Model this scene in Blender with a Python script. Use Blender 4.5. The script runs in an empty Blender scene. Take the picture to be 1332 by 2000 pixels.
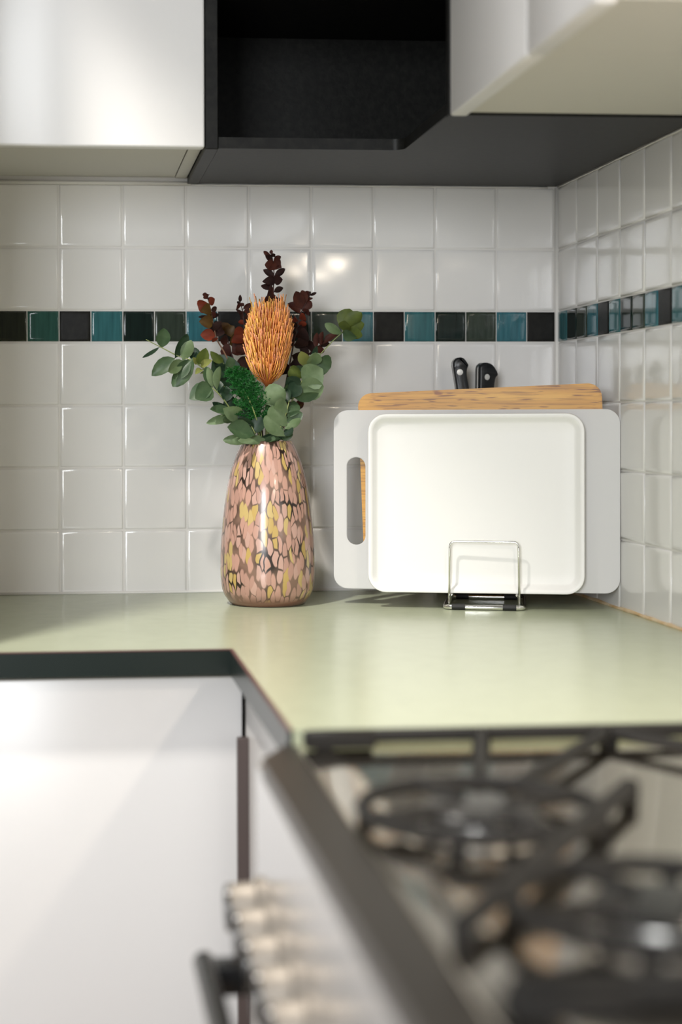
import bpy, bmesh, math, random
from mathutils import Vector, Matrix
random.seed(7)
S = bpy.context.scene
C = S.collection
PI = math.pi

# ------------------------------------------------------------------ camera
CAM = Vector((-0.79257, -2.59614, 1.17431))
FW = Vector((0.08703456, 0.99606649, -0.01662910))
RT = Vector((0.99619207, -0.08710729, -0.00369875))
UP = Vector((0.00513272, 0.01624385, 0.99985489))
F, PX, PY = 3212.9, 406.6, 872.8
cd = bpy.data.cameras.new('camera')
cam = bpy.data.objects.new('camera', cd)
C.objects.link(cam)
cam.matrix_world = Matrix(((RT.x, UP.x, -FW.x, CAM.x), (RT.y, UP.y, -FW.y, CAM.y), (RT.z, UP.z, -FW.z, CAM.z), (0, 0, 0, 1)))
cd.sensor_fit = 'VERTICAL'
cd.sensor_height = 36
cd.sensor_width = 24
cd.lens = F / 2000 * 36
cd.shift_x = (666 - PX) / 2000
cd.shift_y = (PY - 1000) / 2000
cd.clip_start = .05
cd.dof.use_dof = True
cd.dof.focus_distance = 2.42
cd.dof.aperture_fstop = 2.45
S.camera = cam


def at(u, v, y):
    """the point on the plane Y = y that stands behind photograph pixel (u, v)"""
    d = FW + RT * ((u - PX) / F) - UP * ((v - PY) / F)
    return CAM + d * ((y - CAM.y) / d.y)


# ------------------------------------------------------------------ light
S.view_settings.view_transform = 'Standard'
S.view_settings.look = 'None'
S.view_settings.exposure = 0.12
S.view_settings.gamma = 1.0
S.view_settings.use_curve_mapping = False
w = bpy.data.worlds.new('world')
S.world = w
w.use_nodes = True
w.node_tree.nodes['Background'].inputs[0].default_value = (.95, .97, 1.0, 1)
w.node_tree.nodes['Background'].inputs[1].default_value = .15


def area(name, loc, target, size, power, col, size_y=None, shape='DISK'):
    l = bpy.data.lights.new(name, 'AREA')
    l.shape = shape
    l.size = size
    if size_y:
        l.size_y = size_y
    l.energy = power
    l.color = col
    o = bpy.data.objects.new(name, l)
    C.objects.link(o)
    o.location = loc
    o.rotation_euler = (Vector(target) - Vector(loc)).to_track_quat('-Z', 'Y').to_euler()
    return o


sl = bpy.data.lights.new('ceiling_spot', 'SPOT')
sl.energy = 110
sl.color = (1, .95, .88)
sl.shadow_soft_size = .04
sl.spot_size = math.radians(92)
sl.spot_blend = .35
so = bpy.data.objects.new('ceiling_spot', sl)
C.objects.link(so)
so.location = (-1.12, -.98, 2.44)
so.rotation_euler = (math.radians(8), math.radians(8), 0)

area('window_light', (-1.75, -4.2, 1.75), (-.5, 0, 1.1), .85, 80, (.94, .97, 1), 1.3, 'RECTANGLE')


# ------------------------------------------------------------------ helpers
def obj(name, verts, faces, mat, parent=None, smooth=False):
    base = parent_origin(parent)
    me = bpy.data.meshes.new(name)
    me.from_pydata([Vector(v) - base for v in verts], [], faces)
    if smooth:
        for p in me.polygons:
            p.use_smooth = True
    me.materials.append(mat)
    o = bpy.data.objects.new(name, me)
    C.objects.link(o)
    if parent:
        o.parent = parent
    return o


def parent_origin(p):
    b = Vector((0, 0, 0))
    while p:
        b += p.location
        p = p.parent
    return b


def thing(name, label, cat, loc=(0, 0, 0), group=None):
    o = bpy.data.objects.new(name, None)
    o.empty_display_size = .05
    C.objects.link(o)
    o.location = loc
    o['label'] = label
    o['category'] = cat
    if group:
        o['group'] = group
    return o


def tag(o, label, cat, group=None):
    o['label'] = label
    o['category'] = cat
    if group:
        o['group'] = group
    return o


class MB:
    def __init__(s):
        s.v, s.f = [], []

    def add(s, vs, fs):
        n = len(s.v)
        s.v += [Vector(v) for v in vs]
        s.f += [[i + n for i in f] for f in fs]

    def box(s, x0, x1, y0, y1, z0, z1, bev=0.0, seg=2):
        bm = bmesh.new()
        bmesh.ops.create_cube(bm, size=1)
        for v in bm.verts:
            v.co = Vector(((x0 + x1) / 2 + v.co.x * (x1 - x0), (y0 + y1) / 2 + v.co.y * (y1 - y0), (z0 + z1) / 2 + v.co.z * (z1 - z0)))
        if bev:
            bmesh.ops.bevel(bm, geom=bm.edges[:], offset=bev, segments=seg, affect='EDGES', profile=.5)
        s.bm(bm)

    def bm(s, bm):
        bm.verts.index_update()
        s.add([v.co.copy() for v in bm.verts], [[v.index for v in f.verts] for f in bm.faces])
        bm.free()

    def tube(s, pts, r, n=8, closed=False, caps=True):
        pts = [Vector(p) for p in pts]
        m = len(pts)
        rr = r if isinstance(r, (list, tuple)) else [r] * m
        rings = []
        prev = None
        for i, p in enumerate(pts):
            a = pts[(i - 1) % m] if (closed or i) else p
            b = pts[(i + 1) % m] if (closed or i < m - 1) else p
            t = (b - a).normalized()
            if prev is None:
                ref = Vector((0, 0, 1)) if abs(t.z) < .9 else Vector((1, 0, 0))
                nrm = t.cross(ref).normalized()
            else:
                nrm = (prev - t * prev.dot(t)).normalized()
            prev = nrm
            bi = t.cross(nrm)
            rings.append([p + (nrm * math.cos(2 * PI * k / n) + bi * math.sin(2 * PI * k / n)) * rr[i] for k in range(n)])
        vs = [v for ring in rings for v in ring]
        fs = []
        for i in range(m if closed else m - 1):
            j = (i + 1) % m
            for k in range(n):
                fs.append([i * n + k, i * n + (k + 1) % n, j * n + (k + 1) % n, j * n + k])
        if caps and not closed:
            fs.append([k for k in range(n)][::-1])
            fs.append([(m - 1) * n + k for k in range(n)])
        s.add(vs, fs)

    def lathe(s, prof, c, n=48, axis='z', cap0=False, cap1=False):
        """prof: (radius, height) pairs; axis z or -x"""
        vs, fs = [], []
        for (r, h) in prof:
            for k in range(n):
                a = 2 * PI * k / n
                if axis == 'z':
                    vs.append((c[0] + r * math.cos(a), c[1] + r * math.sin(a), c[2] + h))
                elif axis == 'y':
                    vs.append((c[0] + r * math.cos(a), c[1] - h, c[2] + r * math.sin(a)))
                else:
                    vs.append((c[0] - h, c[1] + r * math.cos(a), c[2] + r * math.sin(a)))
        for i in range(len(prof) - 1):
            for k in range(n):
                fs.append([i * n + k, i * n + (k + 1) % n, (i + 1) * n + (k + 1) % n, (i + 1) * n + k])
        if cap0:
            fs.append([k for k in range(n)][::-1])
        if cap1:
            fs.append([(len(prof) - 1) * n + k for k in range(n)])
        s.add(vs, fs)

    def prism(s, outline, z0, z1):
        n = len(outline)
        vs = [(x, y, z0) for x, y in outline] + [(x, y, z1) for x, y in outline]
        fs = [list(range(n))[::-1], list(range(n, 2 * n))] + [[i, (i + 1) % n, n + (i + 1) % n, n + i] for i in range(n)]
        s.add(vs, fs)

    def xform(s, M):
        s.v = [M @ v for v in s.v]
        return s

    def build(s, name, mat, parent=None, smooth=False, angle=None):
        o = obj(name, s.v, s.f, mat, parent, smooth)
        bm = bmesh.new()
        bm.from_mesh(o.data)
        bmesh.ops.recalc_face_normals(bm, faces=bm.faces[:])
        bm.to_mesh(o.data)
        bm.free()
        if angle:
            for p in o.data.polygons:
                p.use_smooth = True
            o.data.set_sharp_from_angle(angle=math.radians(angle))
        return o


def rrect(w, h, r, n=6, cx=0, cy=0):
    pts = []
    for (sx, sy, a0) in ((1, 1, 0), (-1, 1, 90), (-1, -1, 180), (1, -1, 270)):
        for k in range(n + 1):
            a = math.radians(a0 + 90 * k / n)
            pts.append((cx + sx * (w / 2 - r) + r * math.cos(a), cy + sy * (h / 2 - r) + r * math.sin(a)))
    return pts


def round_path(pts, r, n=5, closed=False):
    """polyline with its corners rounded"""
    pts = [Vector(p) for p in pts]
    out = []
    m = len(pts)
    for i, p in enumerate(pts):
        if not closed and i in (0, m - 1):
            out.append(p)
            continue
        a = (pts[(i - 1) % m] - p)
        b = (pts[(i + 1) % m] - p)
        q = min(r, a.length * .48, b.length * .48)
        a = p + a.normalized() * q
        b = p + b.normalized() * q
        for k in range(n + 1):
            t = k / n
            out.append(a * (1 - t) ** 2 + p * 2 * t * (1 - t) + b * t * t)
    return out


def smooth_path(pts, n=4):
    pts = [Vector(p) for p in pts]
    out = []
    for i in range(len(pts) - 1):
        p0, p1, p2, p3 = pts[max(i - 1, 0)], pts[i], pts[i + 1], pts[min(i + 2, len(pts) - 1)]
        for k in range(n):
            t = k / n
            out.append(.5 * ((2 * p1) + (p2 - p0) * t + (2 * p0 - 5 * p1 + 4 * p2 - p3) * t * t + (3 * p1 - p0 - 3 * p2 + p3) * t ** 3))
    out.append(pts[-1])
    return out


# ------------------------------------------------------------------ materials
def mat(name, col, rough=.5, metal=0.0, spec=.5, coat=0.0, coat_rough=.05):
    m = bpy.data.materials.new(name)
    m.use_nodes = True
    b = m.node_tree.nodes['Principled BSDF']
    b.inputs['Base Color'].default_value = (*col, 1)
    b.inputs['Roughness'].default_value = rough
    b.inputs['Metallic'].default_value = metal
    b.inputs['Specular IOR Level'].default_value = spec
    b.inputs['Coat Weight'].default_value = coat
    b.inputs['Coat Roughness'].default_value = coat_rough
    return m


def nodes(m):
    nt = m.node_tree
    return nt, nt.nodes, nt.links, nt.nodes['Principled BSDF']


def noise_tint(m, col2, scale=20, lo=.4, hi=.7, stretch=(1, 1, 1), detail=4, rough=None):
    """mix the base colour towards col2 by an object-space noise"""
    nt, N, L, b = nodes(m)
    tc = N.new('ShaderNodeTexCoord')
    mp = N.new('ShaderNodeMapping')
    mp.inputs['Scale'].default_value = stretch
    nz = N.new('ShaderNodeTexNoise')
    nz.inputs['Scale'].default_value = scale
    nz.inputs['Detail'].default_value = detail
    cr = N.new('ShaderNodeMapRange')
    cr.inputs['From Min'].default_value = lo
    cr.inputs['From Max'].default_value = hi
    mx = N.new('ShaderNodeMix')
    mx.data_type = 'RGBA'
    mx.inputs['A'].default_value = b.inputs['Base Color'].default_value
    mx.inputs['B'].default_value = (*col2, 1)
    L.new(tc.outputs['Object'], mp.inputs['Vector'])
    L.new(mp.outputs['Vector'], nz.inputs['Vector'])
    L.new(nz.outputs['Fac'], cr.inputs['Value'])
    L.new(cr.outputs['Result'], mx.inputs['Factor'])
    L.new(mx.outputs['Result'], b.inputs['Base Color'])
    return m


def bump(m, scale, strength, dist=.001, stretch=(1, 1, 1), detail=2, coords='Object'):
    nt, N, L, b = nodes(m)
    tc = N.new('ShaderNodeTexCoord')
    mp = N.new('ShaderNodeMapping')
    mp.inputs['Scale'].default_value = stretch
    nz = N.new('ShaderNodeTexNoise')
    nz.inputs['Scale'].default_value = scale
    nz.inputs['Detail'].default_value = detail
    bp = N.new('ShaderNodeBump')
    bp.inputs['Strength'].default_value = strength
    bp.inputs['Distance'].default_value = dist
    if coords == 'World':
        g = N.new('ShaderNodeNewGeometry')
        L.new(g.outputs['Position'], mp.inputs['Vector'])
    else:
        L.new(tc.outputs['Object'], mp.inputs['Vector'])
    L.new(mp.outputs['Vector'], nz.inputs['Vector'])
    L.new(nz.outputs['Fac'], bp.inputs['Height'])
    L.new(bp.outputs['Normal'], b.inputs['Normal'])
    return m


M = {}
M['tile'] = bump(mat('white_glazed_tile', (.80, .785, .765), .10), 9, .35, .002, detail=1, coords='World')
M['grout'] = bump(mat('grout', (.74, .72, .69), .85), 300, .3)
M['caulk'] = mat('white_caulk', (.78, .76, .72), .5)
M['old_caulk'] = noise_tint(mat('yellowed_caulk', (.72, .58, .38), .5), (.60, .38, .16), 30)
glass_cols = {'teal': (.040, .150, .165), 'green_teal': (.032, .105, .085), 'blue_teal': (.045, .165, .20),
              'olive': (.040, .055, .040), 'dark_olive': (.022, .025, .012), 'black_green': (.008, .018, .014), 'black': (.006, .005, .004)}
for k, c in glass_cols.items():
    M[k] = mat('glass_tile_' + k, c, .07, spec=.32)
    noise_tint(M[k], tuple(q * .62 for q in c), 60, .35, .75, (3, 3, .25))
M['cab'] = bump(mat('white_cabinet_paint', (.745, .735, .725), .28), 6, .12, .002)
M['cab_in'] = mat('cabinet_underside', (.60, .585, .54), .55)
M['black'] = noise_tint(bump(mat('black_laminate', (.0065, .0065, .0058), .42, spec=.17), 260, .25, .0006), (.013, .013, .011), 90)
M['worktop'] = noise_tint(mat('sage_green_laminate', (.43, .465, .335), .24, spec=.30), (.41, .445, .32), 40)
M['edge'] = mat('dark_green_edge_band', (.010, .017, .014), .26)
M['edge_line'] = mat('red_brown_laminate_line', (.11, .045, .04), .5)
M['pull'] = mat('brown_metal_pull', (.11, .085, .08), .4, .6)
M['dark_gap'] = mat('dark_plinth', (.03, .027, .025), .7)
M['steel'] = bump(mat('brushed_steel', (.62, .60, .57), .30, 1.0), 40, .1, .0005, (1, 30, 1))
M['steel_dark'] = mat('dark_steel', (.13, .12, .11), .38, 1.0)
M['hob'] = bump(mat('hob_steel', (.70, .645, .56), .09, 1.0), 14, .10, .0012)
M['chrome'] = mat('chrome', (.80, .79, .77), .07, 1.0)
M['iron'] = mat('cast_iron', (.014, .013, .012), .55, spec=.25)
M['enamel'] = mat('black_enamel', (.012, .012, .012), .22)
M['knob'] = mat('knob_metal', (.30, .265, .225), .55, .65)
M['panel'] = mat('satin_steel_panel', (.80, .80, .81), .24, 1.0)
M['rubber'] = mat('black_rubber', (.012, .012, .012), .6)
M['tray'] = mat('white_melamine', (.80, .79, .77), .45)
M['floor'] = noise_tint(mat('floor_boards', (.32, .22, .14), .4), (.24, .15, .09), 8, .3, .7, (1, 8, 1))
M['plaster'] = mat('white_plaster', (.66, .65, .63), .8)
M['blade'] = mat('knife_steel', (.7, .7, .7), .2, 1.0)
M['handle'] = bump(mat('black_knife_handle', (.010, .011, .013), .36), 500, .1)
M['rivet'] = mat('silver_rivet', (.80, .80, .78), .35, .4)
M['wood_dark'] = noise_tint(mat('dark_wood_block', (.05, .03, .02), .45), (.03, .018, .012), 20, .3, .7, (1, 1, .1))
M['lamp'] = mat('lamp_glass', (1, .9, .75), .3)
_b = M['lamp'].node_tree.nodes['Principled BSDF']
_b.inputs['Emission Color'].default_value = (1, .86, .66, 1)
_b.inputs['Emission Strength'].default_value = 9


def translucent_mat(name, col, rough, fac, tcol=None, col2=None, scale=60, coat=0):
    m = mat(name, col, rough, spec=.3)
    if col2:
        noise_tint(m, col2, scale, .35, .7)
    nt, N, L, b = nodes(m)
    t = N.new('ShaderNodeBsdfTranslucent')
    t.inputs['Color'].default_value = (*(tcol or col), 1)
    mx = N.new('ShaderNodeMixShader')
    mx.inputs[0].default_value = fac
    out = N['Material Output']
    L.new(b.outputs[0], mx.inputs[1])
    L.new(t.outputs[0], mx.inputs[2])
    L.new(mx.outputs[0], out.inputs['Surface'])
    return m


M['poly'] = translucent_mat('frosted_white_plastic', (.78, .775, .77), .45, .28)
M['leaf_light'] = translucent_mat('eucalyptus_light', (.125, .185, .090), .40, .18, (.2, .3, .08), (.20, .27, .15), 70)
M['leaf_mid'] = translucent_mat('eucalyptus_green', (.036, .072, .032), .40, .15, (.10, .18, .04), (.075, .120, .06), 70)
M['leaf_dark'] = translucent_mat('eucalyptus_dark', (.009, .027, .013), .42, .12, (.03, .08, .02), (.024, .048, .026), 90)
M['leaf_olive'] = translucent_mat('eucalyptus_olive', (.115, .150, .030), .5, .2, (.2, .26, .04), (.07, .10, .025), 80)
M['leaf_yellow'] = translucent_mat('eucalyptus_yellow', (.26, .27, .08), .5, .25, (.35, .36, .08), (.17, .2, .06), 80)
M['burg'] = translucent_mat('burgundy_leaf', (.042, .010, .007), .65, .10, (.16, .03, .012), (.085, .022, .012), 80)
M['burg_dark'] = translucent_mat('dark_burgundy_leaf', (.014, .0045, .004), .7, .06, (.07, .015, .01), (.03, .009, .006), 80)
M['burg_red'] = translucent_mat('rust_red_leaf', (.20, .035, .014), .5, .12, (.3, .05, .02), (.11, .02, .01), 80)
M['burg_olive'] = translucent_mat('bronze_leaf', (.10, .055, .012), .5, .12, (.2, .1, .02), (.05, .02, .008), 60)
M['stem_green'] = mat('pale_green_stem', (.20, .24, .08), .5)
M['stem_brown'] = mat('brown_stem', (.14, .075, .04), .6)
M['stem_burg'] = mat('burgundy_stem', (.05, .014, .010), .6)
M['fern'] = translucent_mat('fern_green', (.014, .120, .020), .5, .25, (.04, .22, .03), (.004, .04, .008), 160)


def make_style_mat():
    """orange flower styles: each its own shade by a stored colour attribute (yellow, orange, pink kinds)"""
    m = mat('orange_styles', (.9, .35, .1), .55)
    nt, N, L, b = nodes(m)
    at_ = N.new('ShaderNodeAttribute')
    at_.attribute_name = 'shade'
    L.new(at_.outputs['Color'], b.inputs['Base Color'])
    t = N.new('ShaderNodeBsdfTranslucent')
    L.new(at_.outputs['Color'], t.inputs['Color'])
    mx = N.new('ShaderNodeMixShader')
    mx.inputs[0].default_value = .15
    L.new(b.outputs[0], mx.inputs[1])
    L.new(t.outputs[0], mx.inputs[2])
    L.new(mx.outputs[0], N['Material Output'].inputs['Surface'])
    return m


M['styles'] = make_style_mat()


def make_bamboo():
    m = mat('bamboo', (.55, .28, .07), .42)
    nt, N, L, b = nodes(m)
    tc = N.new('ShaderNodeTexCoord')

    def noise(stretch, scale, detail):
        mp = N.new('ShaderNodeMapping')
        mp.inputs['Scale'].default_value = stretch
        nz = N.new('ShaderNodeTexNoise')
        nz.inputs['Scale'].default_value = scale
        nz.inputs['Detail'].default_value = detail
        L.new(tc.outputs['Object'], mp.inputs['Vector'])
        L.new(mp.outputs['Vector'], nz.inputs['Vector'])
        return nz.outputs['Fac']

    def ramp(src, stops):
        r = N.new('ShaderNodeValToRGB')
        r.color_ramp.elements[0].position, r.color_ramp.elements[0].color = stops[0][0], (*stops[0][1], 1)
        r.color_ramp.elements[1].position, r.color_ramp.elements[1].color = stops[-1][0], (*stops[-1][1], 1)
        for p_, c_ in stops[1:-1]:
            e = r.color_ramp.elements.new(p_)
            e.color = (*c_, 1)
        L.new(src, r.inputs[0])
        return r.outputs[0]

    def mul(a, b_, fac=1.0):
        x = N.new('ShaderNodeMix')
        x.data_type = 'RGBA'
        x.blend_type = 'MULTIPLY'
        x.inputs['Factor'].default_value = fac
        L.new(a, x.inputs['A'])
        L.new(b_, x.inputs['B'])
        return x.outputs['Result']

    strips = ramp(noise((.9, 1, 16), 5, 2), [(.3, (.48, .215, .022)), (.5, (.62, .305, .036)), (.7, (.70, .38, .060))])
    fibre = ramp(noise((3, 1, 90), 4, 3), [(.36, (.62, .55, .45)), (.5, (1, 1, 1))])
    dash = ramp(noise((9, 1, 120), 3.1, 1), [(.32, (.30, .17, .09)), (.39, (1, 1, 1))])
    knot = ramp(noise((26, 1, 55), 1.6, 1), [(.66, (1, 1, 1)), (.76, (.45, .25, .10))])
    c = mul(mul(mul(strips, fibre, .8), dash, .9), knot, .9)
    L.new(c, b.inputs['Base Color'])
    return m


M['bamboo'] = make_bamboo()


def make_vase_mat():
    """spatter glass: elongated pink and yellow flecks over a dark clear body; UV = metres round and up the vase"""
    m = mat('spatter_glass', (.6, .35, .28), .32, coat=.55, coat_rough=.13)
    nt, N, L, b = nodes(m)
    uv = N.new('ShaderNodeUVMap')
    uv.uv_map = 'wrap'
    # wobble
    nz = N.new('ShaderNodeTexNoise')
    nz.inputs['Scale'].default_value = 45
    nz.inputs['Detail'].default_value = 1
    L.new(uv.outputs['UV'], nz.inputs['Vector'])
    sub = N.new('ShaderNodeVectorMath')
    sub.operation = 'SUBTRACT'
    sub.inputs[1].default_value = (.5, .5, .5)
    L.new(nz.outputs['Color'], sub.inputs[0])
    sc = N.new('ShaderNodeVectorMath')
    sc.operation = 'SCALE'
    sc.inputs['Scale'].default_value = .009
    L.new(sub.outputs[0], sc.inputs[0])
    ad = N.new('ShaderNodeVectorMath')
    L.new(uv.outputs['UV'], ad.inputs[0])
    L.new(sc.outputs[0], ad.inputs[1])
    mp = N.new('ShaderNodeMapping')
    mp.inputs['Scale'].default_value = (122, 43, 1)
    L.new(ad.outputs[0], mp.inputs['Vector'])

    def vor(feature):
        v = N.new('ShaderNodeTexVoronoi')
        v.voronoi_dimensions = '2D'
        v.feature = feature
        v.inputs['Scale'].default_value = 1
        v.inputs['Randomness'].default_value = .9
        L.new(mp.outputs['Vector'], v.inputs['Vector'])
        return v
    ve, vf = vor('DISTANCE_TO_EDGE'), vor('F1')
    # gap width varies over the body
    gz = N.new('ShaderNodeTexNoise')
    gz.inputs['Scale'].default_value = 26
    gz.inputs['Detail'].default_value = 1
    L.new(uv.outputs['UV'], gz.inputs['Vector'])
    gr = N.new('ShaderNodeMapRange')
    gr.inputs['From Min'].default_value = .42
    gr.inputs['From Max'].default_value = .72
    gr.inputs['To Min'].default_value = -.05
    gr.inputs['To Max'].default_value = .105
    L.new(gz.outputs['Fac'], gr.inputs['Value'])
    df = N.new('ShaderNodeMath')
    df.operation = 'SUBTRACT'
    L.new(ve.outputs['Distance'], df.inputs[0])
    L.new(gr.outputs['Result'], df.inputs[1])
    mk = N.new('ShaderNodeMapRange')
    mk.inputs['From Min'].default_value = 0
    mk.inputs['From Max'].default_value = .06
    L.new(df.outputs[0], mk.inputs['Value'])
    # rounded ends
    rd = N.new('ShaderNodeMapRange')
    rd.inputs['From Min'].default_value = .61
    rd.inputs['From Max'].default_value = .50
    L.new(vf.outputs['Distance'], rd.inputs['Value'])
    mm = N.new('ShaderNodeMath')
    mm.operation = 'MINIMUM'
    L.new(mk.outputs['Result'], mm.inputs[0])
    L.new(rd.outputs['Result'], mm.inputs[1])
    sp = N.new('ShaderNodeSeparateColor')
    L.new(vf.outputs['Color'], sp.inputs[0])
    cr = N.new('ShaderNodeValToRGB')
    cr.color_ramp.interpolation = 'CONSTANT'
    e = cr.color_ramp.elements
    e[0].position, e[0].color = 0, (.51, .295, .23, 1)
    e[1].position, e[1].color = .30, (.45, .26, .205, 1)
    for p_, c_ in ((.55, (.53, .33, .27, 1)), (.78, (.50, .345, .11, 1)), (.90, (.54, .40, .16, 1))):
        q = e.new(p_)
        q.color = c_
    L.new(sp.outputs[0], cr.inputs[0])
    # flecks stretch thin near base and neck: pink wash
    mx = N.new('ShaderNodeMix')
    mx.data_type = 'RGBA'
    gc = N.new('ShaderNodeValToRGB')
    gc.color_ramp.elements[0].position, gc.color_ramp.elements[0].color = .40, (.22, .130, .095, 1)
    gc.color_ramp.elements[1].position, gc.color_ramp.elements[1].color = .66, (.022, .012, .008, 1)
    L.new(gz.outputs['Fac'], gc.inputs[0])
    L.new(gc.outputs[0], mx.inputs['A'])
    L.new(mm.outputs[0], mx.inputs['Factor'])
    L.new(cr.outputs[0], mx.inputs['B'])
    # thick clear amber foot
    sx = N.new('ShaderNodeSeparateXYZ')
    L.new(uv.outputs['UV'], sx.inputs[0])
    ft_ = N.new('ShaderNodeMapRange')
    ft_.inputs['From Min'].default_value = .062
    ft_.inputs['From Max'].default_value = .076
    L.new(sx.outputs['Y'], ft_.inputs['Value'])
    m2 = N.new('ShaderNodeMix')
    m2.data_type = 'RGBA'
    m2.inputs['A'].default_value = (.20, .095, .062, 1)
    L.new(ft_.outputs['Result'], m2.inputs['Factor'])
    L.new(mx.outputs['Result'], m2.inputs['B'])
    L.new(m2.outputs['Result'], b.inputs['Base Color'])
    return m


M['vase'] = make_vase_mat()

# ------------------------------------------------------------------ setting
ZR = [.9, 1.0005, 1.0992, 1.197, 1.2968]      # joints of the four lower tile rows
ZS = (1.2968, 1.3464)                          # the glass border
ZU = [1.3464, 1.4454, 1.5450]                  # joints of the two upper rows


def structure(name, mb, m, **k):
    o = mb.build(name, m, **k)
    o['kind'] = 'structure'
    return o


b = MB(); b.box(-3.2, .5, -3.0, .12, -.06, 0); structure('floor', b, M['floor'])
b = MB(); b.box(-3.2, .5, -3.0, .12, 2.5, 2.56); structure('ceiling', b, M['plaster'])
b = MB(); b.box(-1.12, .12, .0016, .12, 0, 2.5); wall_back = structure('wall_back', b, M['grout'])
b = MB(); b.box(.0016, .12, -2.9, .0016, 0, 2.5); wall_right = structure('wall_right', b, M['grout'])
b = MB(); b.box(-2.4, -.95, -.69, 0.0016, 0, 2.5, .004); wall_left_blocker = structure('wall_left_blocker', b, M['plaster'])  # unseen wall end, added to block light and shade the worktop's left end


def tile_mesh(w, h, name, depth=.0035, r1=.0009, r2=.003, r3=.0055):
    """a cushion-edged tile lying in XZ, face towards -Y, its edges rounded over"""
    rings = [(0, depth), (0, .0008), (r1, .0002), (r2, -.0003), (r3, -.00038)]
    vs, fs = [], []
    for ins, y in rings:
        for sx, sz in ((-1, -1), (1, -1), (1, 1), (-1, 1)):
            vs.append((sx * (w / 2 - ins), y, sz * (h / 2 - ins)))
    for i in range(len(rings) - 1):
        for k in range(4):
            fs.append([i * 4 + k, i * 4 + (k + 1) % 4, (i + 1) * 4 + (k + 1) % 4, (i + 1) * 4 + k])
    n = 4 * (len(rings) - 1)
    fs.append([n, n + 1, n + 2, n + 3])
    me = bpy.data.meshes.new(name)
    me.from_pydata(vs, [], fs)
    for p_ in me.polygons:
        p_.use_smooth = True
    return me


mesh_cache = {}


def tile(parent, side, c, z, w, h, m, tilt=.006, name='tile'):
    key = (round(w, 4), round(h, 4), m.name)
    if key not in mesh_cache:
        me = tile_mesh(w, h, name)
        me.materials.append(m)
        mesh_cache[key] = me
    o = bpy.data.objects.new(name, mesh_cache[key])
    C.objects.link(o)
    o.parent = parent
    a, b_ = random.gauss(0, tilt), random.gauss(0, tilt)
    dp = random.uniform(-.0003, .0003)
    if side == 'back':
        o.location = (c, dp, z)
        o.rotation_euler = (a, 0, b_)
    else:
        o.location = (dp, c, z)
        o.rotation_euler = (a, 0, -PI / 2 + b_)
    return o


J = .0032
rows = [(ZR[i], ZR[i + 1]) for i in range(4)] + [(ZU[0], ZU[1]), (ZU[1], ZU[2])]
for (z0, z1) in rows:
    for k in range(10):                        # back wall, counted from the corner
        x1, x0 = -.1 * k, max(-.1 * (k + 1), -.9495)
        if x1 - x0 < .03:
            continue
        if k == 0:
            x1 = -.0045
        tile(wall_back, 'back', (x0 + x1) / 2, (z0 + z1) / 2, x1 - x0 - J, z1 - z0 - J, M['tile'], .0045)
    for k in range(28):                        # right wall
        y1, y0 = -.1 * k, -.1 * (k + 1)
        if k == 0:
            y1 = -.0035
        tile(wall_right, 'right', (y0 + y1) / 2, (z0 + z1) / 2, y1 - y0 - J, z1 - z0 - J, M['tile'], .0045)
seq = ['black', 'blue_teal', 'olive', 'black_green', 'teal']
for k in range(19):
    x1, x0 = -.05 * k, max(-.05 * (k + 1), -.9495)
    if k == 0:
        x1 = -.0035
    nm = seq[k % 5]
    if k == 16: nm = 'green_teal'
    if k == 17: nm = 'dark_olive'
    tile(wall_back, 'back', (x0 + x1) / 2, sum(ZS) / 2, x1 - x0 - .0014, ZS[1] - ZS[0] - .0022, M[nm], .003)
seqr = ['teal', 'black_green', 'olive', 'blue_teal', 'black']
for k in range(56):
    y1, y0 = -.05 * k, -.05 * (k + 1)
    if k == 0:
        y1 = -.0035
    tile(wall_right, 'right', (y0 + y1) / 2, sum(ZS) / 2, y1 - y0 - .0014, ZS[1] - ZS[0] - .0022, M[seqr[k % 5]], .002)

# sealant beads: corner, worktop back, worktop right, under the wall units
b = MB(); b.tube([(-.0005, -.0005, .902), (-.0005, -.0005, 1.5445)], .0042, 8); structure('trim_1', b, M['caulk'], smooth=True)
b = MB(); b.tube([(-.95, -.0005, .9015), (-.004, -.0005, .9015)], .0026, 6); structure('trim_2', b, M['caulk'], smooth=True)
pts = [(-.0008, -.02 - .03 * k, .9012 + random.uniform(-.0006, .0008)) for k in range(39)]
b = MB(); b.tube(pts, [.0030 + random.uniform(-.0007, .0009) for _ in pts], 6); structure('trim_3', b, M['old_caulk'], smooth=True)
b = MB(); b.tube([(-.95, -.001, 1.5465), (-.592, -.001, 1.5465)], .0035, 6); structure('trim_4', b, M['caulk'], smooth=True)
pts = [(-.596 + .02 * k, -.0005, 1.5448 + random.uniform(-.0003, .0005)) for k in range(30)]
b = MB(); b.tube(pts, [.0012 + random.uniform(-.0004, .0005) for _ in pts], 5); structure('trim_5', b, M['caulk'], smooth=True)
pts = [(-.0005, -.005 - .02 * k, 1.5448 + random.uniform(-.0003, .0006)) for k in range(30)]
b = MB(); b.tube(pts, [.0013 + random.uniform(-.0004, .0006) for _ in pts], 5); structure('trim_6', b, M['caulk'], smooth=True)

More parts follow.
